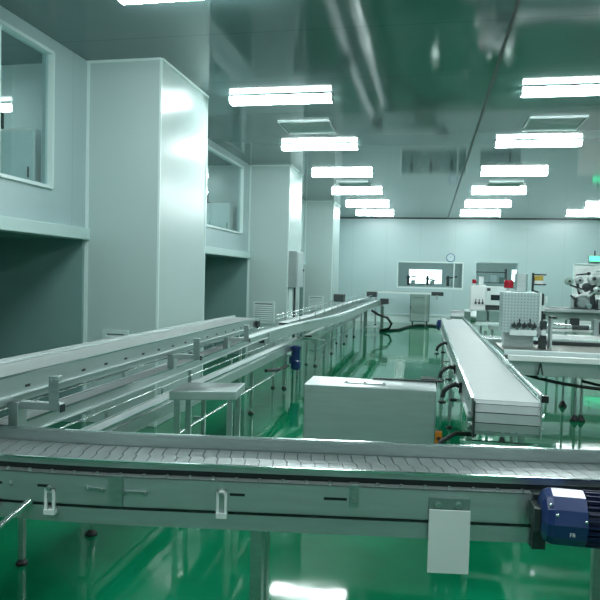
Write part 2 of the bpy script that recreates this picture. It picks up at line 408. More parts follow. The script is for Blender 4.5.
# ------------------------------------------------------------------ ceiling lights
def make_light():
    t = thing('ceiling_light', '', 'ceiling light', (0, 0, CE), 'fluorescent ceiling lights')
    m = MB(); m.box(-.60, .60, -.05, .05, CE-.015, CE, 'gasket')
    for s in (-1, 1): m.box(s*.60, s*.615, -.08, .08, CE-.085, CE-.012, 'housing')
    ob = m.build('housing', None, (0, 0, CE), bevel=.004); ob.parent = t; ob.location = (0, 0, 0)
    m = MB(); n = 12; prof = [(.095*math.cos(PI*k/n), CE-.015-.076*math.sin(PI*k/n)**.5) for k in range(n+1)]
    vs = [(-.6, y, z) for y, z in prof]+[(.6, y, z) for y, z in prof]
    m.raw(vs, [(k, k+1, k+n+2, k+n+1) for k in range(n)], 'lamp', True)
    m.raw([(-.6, -.095, CE-.015), (.6, -.095, CE-.015), (.6, .095, CE-.015), (-.6, .095, CE-.015)], [(0, 1, 2, 3)], 'gasket')
    m.face([(-.6, y, z) for y, z in prof], 'lamp'); m.face([(.6, y, z) for y, z in prof][::-1], 'lamp')
    ob = m.build('diffuser', None, (0, 0, CE)); ob.parent = t; ob.location = (0, 0, 0)
    return t
ordn = ['nearest to the camera', 'second from the camera', 'third from the camera', 'fourth from the camera', 'fifth from the camera', 'last, close to the far wall']
YL = [7.38, 10.12, 12.85, 15.58, 18.3, 20.9]; first = None
for xc, row in ((-1.755, 'left'), (1.54, 'right')):
    for k, y in enumerate(YL):
        lab = 'lit white fixture in the %s ceiling row, %s' % (row, ordn[k])
        if first is None: first = make_light(); first.location = (xc, y, CE); first['label'] = lab
        else: dup(first, (xc, y, CE), lab)
dup(first, (4.70, 18.55, CE), 'lit white fixture cut by the right frame edge, nearer of two there'); dup(first, (4.66, 20.75, CE), 'lit white fixture close to the far wall near the right frame edge')
for xc in (-1.72, 1.54, 4.70):
    for y in (4.5, 1.75, -1.0) if xc < 4 else (15.45, 12.72, 10.0, 7.25, 4.5, 1.75):
        if xc < 0 and y == 4.5: dup(first, (xc, y, CE), 'lit white fixture at the very top edge, overhead in the left row')
        else: dup(first, (xc, y, CE), 'lit white fluorescent fixture overhead or to the right, outside the picture', 'fixtures outside the picture')
# lamps added to brighten the rooms behind glass
for i, (x, y, z) in enumerate([(-5.6, 5.2, CE), (-5.4, 10.6, CE), (0.0, 25.2, 3.0), (2.7, 25.2, 3.0), (-5.4, 15.6, CE)]):
    m = MB(); m.box(x-.12, x+.12, y-.6, y+.6, z-.03, z, 'housing'); t = m.build('ceiling_light', None)
    tag(t, ['lit fixture in the room behind the nearest left window', 'lit fixture in the room behind the second left window', 'lit fixture in the room behind the wide far window', 'lit fixture in the room behind the narrow far window', 'lit fixture in the room behind the third left window'][i], 'ceiling light')
    m = MB(); m.box(x-.10, x+.10, y-.58, y+.58, z-.06, z-.03, 'lampin'); m.build('diffuser', t)
# air vents in the ceiling
def vent(x, y, label):
    t = thing('ceiling_vent', label, 'air vent', (x, y, CE), 'ceiling air vents')
    m = MB(); z = CE
    for s in (-1, 1): m.box(x-.35, x+.35, y+s*.35-.02, y+s*.35+.02, z-.028, z, 'trimw'); m.box(x+s*.35-.012, x+s*.35+.012, y-.33, y+.33, z-.02, z, 'housing')
    m.build('frame', t)
    m = MB(); m.box(x-.33, x+.33, y-.33, y+.33, z-.008, z-.001, 'white')
    for k in range(9): m.box(x-.32, x+.32, y-.3+k*.07, y-.285+k*.07, z-.014, z-.008, 'housing')
    m.build('grille', t)
vent(-1.72, 8.9, 'square ceiling air vent between the first and second left-row lights')
vent(1.56, 9.0, 'square ceiling air vent between the first and second right-row lights')
vent(-1.70, 14.4, 'square ceiling air vent between the third and fourth left-row lights')
vent(1.55, 14.45, 'square ceiling air vent between the third and fourth right-row lights')
# wall louvers on the columns
def louver(x0, x1, y, z0, z1, label):
    t = thing('wall_louver', label, 'air vent', ((x0+x1)/2, y, z0), 'column air vents')
    m = MB()
    m.box(x0, x1, y-.025, y, z1-.04, z1, 'louver'); m.box(x0, x1, y-.025, y, z0, z0+.04, 'louver'); m.box(x0, x0+.04, y-.025, y, z0+.04, z1-.04, 'louver'); m.box(x1-.04, x1, y-.025, y, z0+.04, z1-.04, 'louver')
    m.build('frame', t)
    m = MB(); m.box(x0+.04, x1-.04, y-.006, y, z0+.04, z1-.04, 'dark'); n = 8
    for k in range(n):
        z = z0+.05+(z1-z0-.1)*k/n
        m.raw([(x0+.04, y-.022, z), (x1-.04, y-.022, z), (x1-.04, y-.004, z+.03), (x0+.04, y-.004, z+.03), (x0+.04, y-.022, z+.006), (x1-.04, y-.022, z+.006), (x1-.04, y-.004, z+.036), (x0+.04, y-.004, z+.036)],
              [(0, 1, 2, 3), (4, 7, 6, 5), (0, 4, 5, 1), (3, 2, 6, 7), (0, 3, 7, 4), (1, 5, 6, 2)], 'louver')
    m.build('slats', t)
louver(-3.21, -2.93, 5.96, .60, .96, 'white louver low on the nearest wall column, behind the upper conveyor')
louver(-3.30, -2.87, 11.95, .62, 1.04, 'white slatted louver low on the second column, left of the grey control box')
louver(-3.28, -2.84, 17.68, .60, 1.0, 'small white louver low on the third, farthest column')

# wall clock
t = thing('wall_clock', 'round wall clock with blue rim above the wide far window', 'clock', (.74, YF, 2.30))
m = MB(); m.lathe([(.15, 0), (.15, -.03), (.13, -.04)], (.74, YF-.001, 2.30), 'clockb', 'y', 28); m.build('rim', t)
m = MB(); m.cyl((.74, YF-.035, 2.3), (.74, YF-.046, 2.3), .122, 'clockf', 28); m.build('face', t)
m = MB(); m.bar((.74, YF-.05, 2.3), (.79, YF-.05, 2.345), .012, .006, 'dark'); m.bar((.74, YF-.053, 2.3), (.69, YF-.053, 2.37), .008, .005, 'dark'); m.build('hands', t)
# exit sign
t = thing('exit_sign', 'green lit sign box hung above the white far door', 'sign', (5.4, YF-.12, 2.27))
m = MB(); m.box(5.17, 5.72, YF-.13, YF-.07, 2.25, 2.45, 'housing'); m.build('box', t, bevel=.004)
m = MB(); m.box(5.185, 5.705, YF-.14, YF-.131, 2.265, 2.435, 'exit'); m.build('face', t)
m = MB(); m.cyl((5.36, YF-.10, 2.45), (5.36, YF-.10, 2.62), .02, 'dark', 8); m.build('hanger', t)

# control box and conduits on the second column
t = thing('control_box', 'grey electrical box fixed high on the side of the second column', 'electrical box', (XC, 12.4, 1.4))
m = MB(); m.box(XC+.001, XC+.17, 11.98, 12.62, 1.32, 2.02, 'greend' if 0 else 'sheet'); m.build('case', t, bevel=.008)
m = MB(); m.box(XC+.17, XC+.18, 12.0, 12.6, 1.34, 2.0, 'sheet'); m.build('door', t, bevel=.003)
m = MB(); m.cyl((XC+.18, 12.56, 1.66), (XC+.20, 12.56, 1.66), .02, 'dark', 10); m.build('latch', t)
m = MB(); m.box(XC+.004, XC+.06, 12.05, 12.15, 0.02, 1.32, 'trimw'); tag(m.build('cable_duct', None, bevel=.003), 'pale vertical duct running below the grey electrical box', 'cable duct')
m = MB(); m.tube([(XC+.05, 12.40, 1.32), (XC+.05, 12.40, .02)], .022, 'dark'); tag(m.build('conduit', None), 'dark round conduit beside the pale duct on the second column', 'conduit')

# ------------------------------------------------------------------ conveyor E: slat chain line across the foreground
pe = [(3.2, 2.71, 0), (2., 2.534, 0), (.62, 2.33, 0), (-.1, 2.223, 0)]
x, y, a = -.8, 2.12, math.radians(8.4)
pe.append((x, y, 0))
for k in range(6):
    x -= .25*math.cos(a); y -= .25*math.sin(a); a -= .25/5.0; pe.append((x, y, 0))
E_ = Path(pe[::-1])
t = thing('slat_conveyor', 'long steel slat-chain conveyor crossing the whole foreground, curved at left', 'conveyor', (0, 2.25, 0))
m = MB(); strip(m, E_, -.115, .09, .876, .894, 'slatdark'); slats(m, E_, -.114, .089, .894, .0485, .0036, 'slat', .022, .03, th=.005)
m.build('slat_chain', t)
m = MB(); strip(m, E_, -.126, -.120, .80, .944, 'steel'); strip(m, E_, -.134, -.119, .941, .948, 'chrome'); m.build('back_guard', t)
m = MB(); strip(m, E_, .094, .100, .884, .904, 'steel'); strip(m, E_, .091, .103, .902, .908, 'chrome'); m.build('front_guard', t)
m = MB(); strip(m, E_, .100, .138, .862, .866, 'steel2'); strip(m, E_, .134, .138, .768, .866, 'steel2'); strip(m, E_, .110, .138, .766, .770, 'steel2')
def on_e(X):                                                       # station whose point has this x
    lo, hi = 0, E_.len
    for _ in range(30):
        md = (lo+hi)/2
        if E_.at(md)[0].x < X: lo = md
        else: hi = md
    return lo
sp = m.build('side_panel', t)
for k, (X, w) in enumerate([(-1.43, .05), (-1.26, .04), (-.615, .05), (-.295, .075), (1.05, .06)]):
    s = MB(); c = on_e(X); strip(s, E_, .1382, .1392, .818, .827, 'black', c-w/2, c+w/2); s.build('slot', sp)
for k in range(58):
    tt = .12+k*.078
    if tt > E_.len-.1: break
    p = E_.pt(tt, .120, .866); bolt(t, p, .0058, 'z+')
m = MB(); strip(m, E_, .066, .084, .80, .877, 'dark'); m.build('chain_track', t)  # dark strip at the chain return, coloured for the shade in the gap
m = MB(); strip(m, E_, .10, .128, .700, .752, 'steel2'); m.build('lower_rail', t)
m = MB(); strip(m, E_, -.150, -.127, .768, .866, 'steel2'); m.build('rear_panel', t)
for X in (-1.7, -.95, -.1, .75, 1.6, 2.5):
    c = on_e(X); m = MB(); p = E_.pt(c, -.1, .735); q = E_.pt(c, .1, .735); m.bar(p, q, .04, .03, 'steel2'); m.build('cross_beam', t)
for X in (-1.75, -.55, .65, 1.9, 2.9):
    c = on_e(X)
    for o in (-.11, .09): leg_at(E_, c, o, .72, t, .04)
# hanging clips
def clip(X, z0, z1, w, gap, mt='bright'):
    c = on_e(X); m = MB()
    if gap:
        strip(m, E_, .139, .146, z0, z1, mt, c-w/2, c-w/2+.009); strip(m, E_, .139, .146, z0, z1, mt, c+w/2-.009, c+w/2); strip(m, E_, .139, .146, z1-.012, z1, mt, c-w/2, c+w/2)
        strip(m, E_, .128, .150, z0-.014, z0+.004, mt, c-w/2, c+w/2)
    else:
        strip(m, E_, .139, .144, z0, z1, mt, c-w/2, c+w/2); strip(m, E_, .11, .144, z1, z1+.004, mt, c-w/2, c+w/2)
    cl = m.build('clip', t); return cl
cl = clip(-.665, .758, .835, .036, True); bolt(cl, E_.pt(on_e(-.665), .146, .822), .006)
cl = clip(-.235, .80, .868, .032, False, 'steel'); bolt(cl, E_.pt(on_e(-.235), .145, .822), .006)
cl = clip(-1.235, .742, .815, .036, True); bolt(cl, E_.pt(on_e(-1.235), .146, .818), .007)
cl = clip(-1.015, .768, .866, .045, False, 'steel')
for X, z in ((-1.375, .822), (-1.11, .822), (-1.06, .82), (-.99, .815), (-.92, .815)): bolt(sp, E_.pt(on_e(X), .1385, z), .0065)
m = MB(); c = on_e(-1.09); strip(m, E_, .1385, .1425, .815, .826, 'steel', c-.03, c+.04); m.build('slotted_tab', sp)
m = MB(); c = on_e(-.955); strip(m, E_, .1385, .1425, .810, .821, 'steel', c-.035, c+.035); m.build('slotted_tab', sp)
# bracket plate at right
m = MB(); c0, c1 = on_e(.005), on_e(.135); strip(m, E_, .140, .146, .79, .842, 'greend', c0, c1); strip(m, E_, .150, .156, .60, .806, 'bright', c0, c1); bp_ = m.build('bracket_plate', t)
for X in (.035, .098): bolt(bp_, E_.pt(on_e(X), .147, .822), .008)
m = MB(); c = on_e(.345); strip(m, E_, .10, .150, .69, .868, 'dark', c-.012, c+.03); m.build('end_plate', t)
# guide tube at lower left and block
m = MB(); m.tube([(-1.30, 1.93, .765), (-1.42, 1.75, .63)], .012, 'chrome'); m.build('guide_tube', t)
m = MB(); c = on_e(-1.44); strip(m, E_, .10, .14, .735, .762, 'redbrown', c-.02, c+.02); m.build('spacer_block', t)
# blue drive motor at right end of the foreground
mt = MB(); cy, cz = 2.085, .825
mt.lathe([(.055, 0), (.078, .012), (.086, .03), (.086, .125)], (.365, cy, cz), 'blue', 'x', 12)
dm = mt.build('drive_motor', t, bevel=.002)
f = MB(); f.cyl((.488, cy, cz), (.775, cy, cz), .066, 'navy', 20)
for k in range(26):
    a = 2*PI*k/26; f.bar((.492, cy+.076*math.cos(a), cz+.076*math.sin(a)), (.77, cy+.076*math.cos(a), cz+.076*math.sin(a)), .006, .006, 'navy')
    f.hexa([(.492, cy+.06*math.cos(a)-.002*math.sin(a), cz+.06*math.sin(a)+.002*math.cos(a)), (.77, cy+.06*math.cos(a)-.002*math.sin(a), cz+.06*math.sin(a)+.002*math.cos(a)),
            (.77, cy+.06*math.cos(a)+.002*math.sin(a), cz+.06*math.sin(a)-.002*math.cos(a)), (.492, cy+.06*math.cos(a)+.002*math.sin(a), cz+.06*math.sin(a)-.002*math.cos(a)),
            (.492, cy+.085*math.cos(a)-.002*math.sin(a), cz+.085*math.sin(a)+.002*math.cos(a)), (.77, cy+.085*math.cos(a)-.002*math.sin(a), cz+.085*math.sin(a)+.002*math.cos(a)),
            (.77, cy+.085*math.cos(a)+.002*math.sin(a), cz+.085*math.sin(a)-.002*math.cos(a)), (.492, cy+.085*math.cos(a)+.002*math.sin(a), cz+.085*math.sin(a)-.002*math.cos(a))], 'navy')
f.build('cooling_fins', dm)
f = MB(); f.lathe([(.088, 0), (.088, .05), (.07, .065)], (.775, cy, cz), 'navy', 'x', 20); f.build('fan_cowl', dm)
f = MB(); f.box(.345, .366, cy-.03, 2.17, .78, .85, 'dark'); f.build('mount_flange', dm)
for (xx, aa) in ((.385, 2.45), (.402, 2.8), (.483, 2.95)):
    f = MB(); f.sphere((xx, cy+.085*math.cos(aa), cz+.085*math.sin(aa)), .006, 'chrome', 8); f.build('bolt', dm)
cu = bpy.data.curves.new('motor_mark', 'FONT'); cu.body = 'FB'; cu.size = .016; cu.extrude = .0004; cu.align_x = 'CENTER'
to = bpy.data.objects.new('motor_mark_text', cu); C.objects.link(to); bpy.context.view_layer.update()
me = bpy.data.meshes.new_from_object(to.evaluated_get(bpy.context.evaluated_depsgraph_get())); bpy.data.objects.remove(to); bpy.data.curves.remove(cu)
me.materials.clear(); me.materials.append(M['bright']); tm = bpy.data.objects.new('motor_mark', me); C.objects.link(tm); tm.parent = dm
tm.location = Vector((.445, cy-.0868, cz-.03))-root_of(dm); tm.rotation_euler = (PI/2, 0, 0)

# ------------------------------------------------------------------ conveyor builder for the lines along the hall
def conveyor(name, label, pts, belt, beltmat, pitch, panel=(.11, 'sheet'), guards=(), legs=(), legrail=None, side_slots=0, gap=.003, legw=.035, th=.012, smooth=True, base=None, slatstep=0.):
    P = Path(pts, smooth)
    r = thing(name, label, 'conveyor', (pts[0][0], pts[0][1], 0))
    o0, o1 = belt
    m = MB(); strip(m, P, o0+.002, o1-.002, -.03, -.004, 'slatdark'); slats(m, P, o0, o1, -.004, pitch, gap, beltmat, slatstep, th=.004); m.build('belt', r)
    for s, o in ((-1, o0-.006), (1, o1+.006)):
        m = MB(); a, b = (o-.003, o+.003); strip(m, P, a, b, -panel[0], .006, panel[1])
        a, b = (o-.012, o+.002) if s < 0 else (o-.002, o+.012)
        strip(m, P, a, b, .004, .009, 'chrome'); strip(m, P, min(o, o+s*.02), max(o, o+s*.02), -panel[0]-.004, -panel[0], panel[1])
        sd = m.build('side_panel', r)
        if side_slots and s > 0:
            k = 0.18
            while k < P.len-.1:
                q = MB(); strip(q, P, o+.0032, o+.0042, -.055, -.044, 'black', k, k+.035); q.build('slot', sd); k += side_slots
    for (o, z, rr, mt, t0, t1) in guards:
        m = MB(); rail(m, P, o, z, rr, mt, t0 if t0 is not None else 0, t1); g = m.build('guide_rail', r)
        k = (t0 or 0)+.4
        while k < (t1 or P.len)-.2:
            q = MB(); p0 = P.pt(k, o, z-rr); p1 = P.pt(k, o, -.03); q.bar(p0, p1, .012, .02, 'steel'); q.build('rail_post', g); k += .9
    ll = []
    for tt in legs:
        for s, o in ((-1, o0+.012), (1, o1-.012))[1 if legrail else 0:]: ll.append(leg_at(P, tt, o, -panel[0], r, legw))
        if legrail is not None or True:
            m = MB(); z = P.at(tt)[0].z; m.bar(P.pt(tt, o0, .28-z if legrail else .3-z), P.pt(tt, o1, .28-z if legrail else .3-z), .03, .03, 'steel'); m.build('cross_bar', r)
    if legrail:
        m = MB(); ts = [legs[0], legs[-1]]; oo = o1+.012
        m.tube([P.pt(q, oo, legrail-P.at(q)[0].z) for q in P.sub(*ts)], .014, 'chrome'); m.build('foot_rail', r)
    return r, P

def motor(parent, x, y, z, vertical=True, L=.2, R=.06, name='drive_motor'):
    m = MB()
    if vertical:
        m.lathe([(R*.7, 0), (R, .02), (R, L*.35), (R*.86, L*.4), (R*.86, L*.8), (R, L*.82), (R, L*.95), (R*.6, L)], (x, y, z-L), 'blue', 'z', 16); o = m.build(name, parent)
        q = MB(); q.box(x-R*1.25, x-R*.6, y-R*.5, y+R*.5, z-L*.75, z-L*.45, 'blue'); q.build('terminal_box', o)
    else:
        m.lathe([(R*.6, 0), (R, .02), (R, L*.35), (R*.86, L*.4), (R*.86, L*.85), (R, L*.88), (R*.8, L)], (x, y, z), 'blue', 'x', 16); o = m.build(name, parent)
        q = MB(); q.box(x+L*.45, x+L*.7, y-R*.5, y+R*.5, z+R*.7, z+R*1.3, 'dark'); q.build('terminal_box', o)
    return o

# A: uppermost conveyor at the left
A, PA = conveyor('belt_conveyor', 'uppermost left conveyor with grey belt and slotted side, ending short of the second column',
    [(-1.765, 1.75, 1.11), (-1.79, 3.5, 1.11), (-1.80, 6.3, 1.11)], (-.115, .125), 'beltg', .0254, (.075, 'sheet'), [], (), None, .23, gap=.0015)
m = MB(); strip(m, PA, -.132, -.127, -.07, .022, 'sheet'); strip(m, PA, -.136, -.126, .020, .026, 'chrome'); m.build('left_guard', A)
m = MB(); strip(m, PA, -.118, -.10, -.112, -.08, 'sheet'); strip(m, PA, .106, .122, -.112, -.08, 'sheet'); m.build('lower_channel', A)
for k, Y in enumerate((2.32, 3.98, 5.2)):
    xp = -1.625-.012*(Y-2.3)
    m = MB(); m.box(xp-.022, xp+.022, Y-.03, Y+.03, .916, 1.012, 'steel2'); po = m.build('post', A, bevel=.003)
    m = MB(); m.bar((xp+.02, Y, 1.0), (xp+.20, Y, 1.0), .034, .03, 'steel2'); ar = m.build('support_arm', A, bevel=.002)
    q = MB(); q.box(xp+.199, xp+.204, Y-.016, Y+.016, .98, 1.01, 'dark'); q.build('arm_end_cap', ar)
    m = MB(); m.box(xp+.155, xp+.198, Y-.026, Y-.018, .99, 1.125, 'steel'); m.box(xp+.160, xp+.193, Y-.018, Y+.01, 1.10, 1.125, 'steel2'); b_ = m.build('clamp_plate', A, bevel=.002)
    for xx in (.165, .187): bolt(b_, (xp+xx, Y-.026, 1.11), .005, 'y-')
m = MB(); e = PA.at(PA.len)[0]; m.cyl((e.x-.12, 6.30, 1.06), (e.x+.13, 6.30, 1.06), .035, 'dark', 14); m.build('end_roller', A)
m = MB(); m.box(e.x+.135, e.x+.165, 6.12, 6.20, 1.02, 1.09, 'dark'); m.build('sensor_block', A, bevel=.003)

# B: middle conveyor with the pale chain, swinging to the right at the back
B, PB = conveyor('chain_conveyor', 'middle-height conveyor with pale chain that swings right and runs to the far end', 
    [(-1.72, 2.35, .90), (-1.74, 4.5, .90), (-1.80, 6.6, .90), (-1.76, 8.0, .90), (-1.62, 9.3, .90), (-1.49, 10.5, .90), (-1.45, 12, .90), (-1.42, 15, .90), (-1.38, 18.5, .90)],
    (-.055, .055), 'beltw', .0254, (.045, 'sheet'), [(-.10, .03, .006, 'chrome', 0, 5.)], (), None, gap=.0006)
m = MB(); strip(m, PB, .064, .080, -.105, .0, 'sheet', 4.6, None); m.build('outer_channel', B)
for Y in (2.9, 5.3, 6.85, 8.45, 10.9, 12.8, 14.7, 16.6):
    lo, hi = 0, PB.len
    for _ in range(30):
        md = (lo+hi)/2
        if PB.at(md)[0].y < Y: lo = md
        else: hi = md
    xb = PB.at(lo)[0].x; zt = .79 if Y > 6.7 else .85
    m = MB(); m.box(-2.05, xb+.05, Y+.05, Y+.08, zt-.03, zt, 'steel2'); m.build('cross_beam', B, bevel=.002)
    m = MB(); m.box(-2.06, -2.03, Y+.05, Y+.08, .03, zt, 'steel'); l = m.build('leg', B, bevel=.002)
    q = MB(); q.lathe([(.03, 0), (.03, .012), (.012, .03)], (-2.045, Y+.065, 0), 'black', n=12); q.build('levelling_foot', l)
    m = MB(); m.box(xb-.03, xb+.03, Y+.045, Y+.085, zt, .90-.045, 'dark'); m.build('support_block', B)
m = MB(); strip(m, PB, .058, .10, .004, .022, 'chrome', 6.2, None); m.build('wear_strip', B)
# F: parallel lane at the back left
F, PF = conveyor('chain_conveyor', 'curved back conveyor along the wall side of the far line, with raised guide rail',
    [(-1.93, 8.6, .90), (-1.82, 9.8, .92), (-1.82, 11.5, .93), (-1.86, 14, .93), (-1.84, 17, .94), (-1.75, 19.6, .95)], (-.07, .07), 'beltw', .03, (.10, 'sheet'),
    [(-.11, .10, .008, 'chrome', 0, None), (-.11, .05, .006, 'chrome', 0, None), (.10, .06, .006, 'steel', 0, None)], (), None)
for Y in (9.6, 12.2, 14.7, 17.2, 19.2):
    m = MB(); m.box(-1.95, -1.91, Y, Y+.04, .0, .83, 'steel'); m.build('leg', F)
m = MB(); m.box(-2.02, -1.80, 13.9, 14.25, 1.0, 1.17, 'dark'); gb = m.build('gear_box', F, bevel=.01)
m = MB(); m.box(-1.82, -1.52, 19.5, 19.9, .96, 1.12, 'dark'); m.build('drive_housing', F, bevel=.01)
# C: lowest conveyor
Cc, PC = conveyor('chain_conveyor', 'lowest left conveyor with pale chain, ending at the small blue motor',
    [(-1.93, 2.5, .60), (-1.93, 5, .60), (-1.92, 9.7, .60)], (-.05, .05), 'beltw', .0254, (.10, 'sheet'), [(-.09, .05, .006, 'chrome', 0, None)], (.9, 2.8, 4.35, 6.0), .30, gap=.0006)
m = MB(); strip(m, PC, .058, .075, -.10, -.02, 'sheet'); m.build('outer_channel', Cc)
mo = motor(Cc, -1.78, 8.75, .575, True, .34, .07)
m = MB(); m.tube([(-1.84, 7.3, .42), (-1.84, 8.0, .34), (-1.84, 8.5, .32)], .022, 'black'); m.build('support_strut', Cc)
# G: low conveyor under the far part
G, PG = conveyor('chain_conveyor', 'low conveyor under the far line, beyond the blue motor', 
    [(-1.90, 10.3, .58), (-1.90, 13, .58), (-1.88, 17.6, .58)], (-.06, .06), 'beltw', .03, (.10, 'sheet'), [(.10, .05, .008, 'chrome', 0, None)], (.5, 2.4, 4.3, 6.2), .30)
m = MB(); m.raw([(-1.95, 9.75, .60), (-1.78, 9.75, .60), (-1.60, 10.25, .52), (-1.78, 10.25, .52)], [(0, 1, 2, 3)], 'beltw'); ch = m.build('transfer_chute', G); sd = ch.modifiers.new('s', 'SOLIDIFY'); sd.thickness = .01
# far cross conveyor
H_, PH = conveyor('cross_conveyor', 'thin cross conveyor along the far wall behind the grey cabinet', [(-1.9, 21.0, 1.12), (.15, 21.0, 1.12)], (-.1, .1), 'white', .05, (.06, 'white'), (), (.25, 1.85), None, smooth=False)
m = MB(); m.box(.12, .50, 20.85, 21.1, 1.02, 1.14, 'dark'); m.build('drive_housing', H_, bevel=.01)
m = MB(); m.cyl((.3, 20.8, .9), (.3, 20.8, 1.04), .03, 'steel', 10); m.build('hanging_bolt', H_)
# stand at far end of line B
t = thing('conveyor_stand', 'square steel stand under the far end of the left conveyors', 'stand', (-1.5, 18.7, 0))
for x in (-1.76, -1.28):
    for y in (18.55, 18.95):
        m = MB(); m.box(x-.03, x+.03, y-.03, y+.03, 0, .77, 'greend'); m.build('leg', t)
m = MB(); m.bar((-1.76, 18.55, .12), (-1.28, 18.55, .12), .04, .04, 'trimw'); m.bar((-1.76, 18.95, .12), (-1.28, 18.95, .12), .04, .04, 'trimw'); m.build('foot_bar', t)
m = MB(); m.box(-1.80, -1.24, 18.5, 19.0, .73, .77, 'steel2'); m.build('top_frame', t)
m = MB(); m.box(-1.34, -1.10, 18.6, 18.95, .79, .95, 'dark'); dh = m.build('drive_box', B, bevel=.01)
m = MB(); m.tube([(-1.55, 18.3, .62), (-1.35, 18.25, .5), (-1.1, 18.3, .42), (-.98, 18.4, .25), (-1.05, 18.5, .1), (-1.3, 18.5, .03), (-.8, 19.2, .03), (-.6, 20.4, .03), (-.3, 21.2, .03), (.2, 21.4, .03), (.6, 20.5, .03)], .035, 'cable')
tag(m.build('cable', None), 'thick black cable looping from the far stand across the floor to the grey cabinet', 'cable')

# D: right conveyor
D, PD = conveyor('belt_conveyor', 'wide grey-white belt conveyor running away down the right of the aisle', [(.44, 3.60, .90), (.42, 7, .90), (.405, 10.95, .90)], (-.168, .168), 'beltd', .0508, (.14, 'sheet'), (), (.5, 3.2, 6.4), None, gap=.0012, smooth=False)
m = MB(); rail(m, PD, .19, .028, .013, 'chrome', -.10 if 0 else 0, None, 10); gr = m.build('guide_rail', D)
m = MB(); p = PD.pt(0, .19, .028); m.box(p.x-.018, p.x+.018, p.y-.035, p.y, p.z-.02, p.z+.016, 'black'); m.build('end_cap', gr)
for k in range(8):
    q = MB(); p0 = PD.pt(.15+k*.95, .19, .028); q.bar(p0, p0-Vector((0, 0, .09)), .014, .02, 'steel'); q.build('rail_post', gr)
# rounded belt end of hinged slats
m = MB(); R = .095; N = 5; zc = .90-.002-R
for k in range(N):
    a0 = PI/2+PI*.95*k/N; a1 = PI/2+PI*.95*(k+1)/N-.05
    y0_, z0_ = 3.60+R*1.0*math.cos(a0)*.6, zc+R*math.sin(a0); y1_, z1_ = 3.60+R*math.cos(a1)*.6, zc+R*math.sin(a1)
    m.hexa([(.273, y0_, z0_), (.606, y0_, z0_), (.606, y1_, z1_), (.273, y1_, z1_), (.273, y0_+.008, z0_-.004), (.606, y0_+.008, z0_-.004), (.606, y1_+.008, z1_+.002), (.273, y1_+.008, z1_+.002)], 'beltd')
m.cyl((.275, 3.60, zc), (.604, 3.60, zc), R*.5, 'dark', 14); m.build('belt_end', D)
m = MB(); m.box(  .262, .272, 3.54, 3.69, .70, .90, 'dark'); m.cyl((.262, 3.60, zc), (.235, 3.60, zc), .028, 'steel', 12); m.cyl((.262, 3.67, zc-.07), (.24, 3.67, zc-.07), .02, 'steel', 12); m.build('bearing_plate', D, bevel=.002)
m = MB(); m.box(.606, .614, 3.54, 3.69, .72, .90, 'sheet'); m.cyl((.614, 3.60, zc+.02), (.636, 3.60, zc+.02), .02, 'chrome', 12); m.build('bearing_plate', D, bevel=.002)
m = MB(); m.bar((  .20, 3.56, .675), (.60, 3.56, .675), .03, .016, 'chrome'); m.build('cross_bar', D)
m = MB(); m.tube([(.30, 3.80, .66), (.18, 3.78, .66), (.10, 3.72, .62), (.07, 3.7, .55)], .014, 'black'); m.build('curved_arm', D)
for yb in range(12):
    bolt(D, (PD.at(.25+yb*.6)[0].x-.175, 3.66+.25+yb*.6, .845), .006, 'x-')
def arm(Y):
    x0 = .25; m = MB()
    m.tube([(x0, Y, .80), (x0-.04, Y, .812), (x0-.08, Y, .795), (x0-.115, Y, .76), (x0-.125, Y, .715)], .017, 'black', 10); a = m.build('bracket_arm', D)
    q = MB(); q.box(x0-.012, x0+.02, Y-.03, Y+.03, .75, .83, 'black'); q.build('arm_mount', a)
    for xx, zz in ((x0-.125, .68), (x0-.05, .70)):
        q = MB(); q.cyl((xx, Y, zz-.05), (xx, Y, zz+.06 if xx > .14 else zz+.04), .007, 'chrome', 8)
        q.lathe([(.012, 0), (.028, .006), (.028, .018), (.012, .024)], (xx, Y, zz-.01), 'black', n=8); q.build('clamp_knob', a)
arm(4.62); arm(5.55); arm(7.6)
mo = motor(D, .16, 10.75, .80, False, .34, .085)
m = MB(); m.cyl((.40, 11.25, .93), (.82, 11.25, .93), .10, 'steel2', 18); m.build('end_drum', D)
m = MB(); m.box(.62, .72, 11.1, 11.5, .80, 1.02, 'greend'); m.build('gear_box', D, bevel=.005)
m = MB(); m.box(-.04, .13, 6.82, 7.0, .42, .50, 'dark'); m.build('sensor_bracket', D, bevel=.004)

# ------------------------------------------------------------------ steel table
t = thing('steel_table', 'small stainless steel table with a thick square top beside the left conveyors', 'table', (-1.5, 4.3, 0)); ra = .30
def rp(u, v):    # table frame: u along the front, v to the back
    co, si = math.cos(ra), math.sin(ra); return (-1.69+u*co-v*si*.35, 4.04+u*si+v*co)
def rbox(m, u0, u1, v0, v1, z0, z1, mt):
    q = [rp(u0, v0), rp(u1, v0), rp(u1, v1), rp(u0, v1)]; m.hexa([(a, b, z0) for a, b in q]+[(a, b, z1) for a, b in q], mt)
m = MB(); rbox(m, 0, .45, 0, .38, .69, .75, 'sheet'); m.build('table_top', t, bevel=.004)
for u, v in ((.03, .02), (.385, .02), (.03, .325), (.385, .325)):
    m = MB(); rbox(m, u, u+.038, v, v+.035, .02, .69, 'steel'); l = m.build('leg', t, bevel=.003)
    m = MB(); a, b = rp(u+.019, v+.017); m.lathe([(.025, 0), (.025, .015), (.012, .025)], (a, b, 0), 'black', n=12); m.build('foot', l)
m = MB(); rbox(m, .03, .42, .325, .35, .18, .21, 'steel'); rbox(m, .03, .055, .05, .33, .18, .21, 'steel'); rbox(m, .395, .42, .05, .33, .18, .21, 'steel'); m.build('stretcher', t)

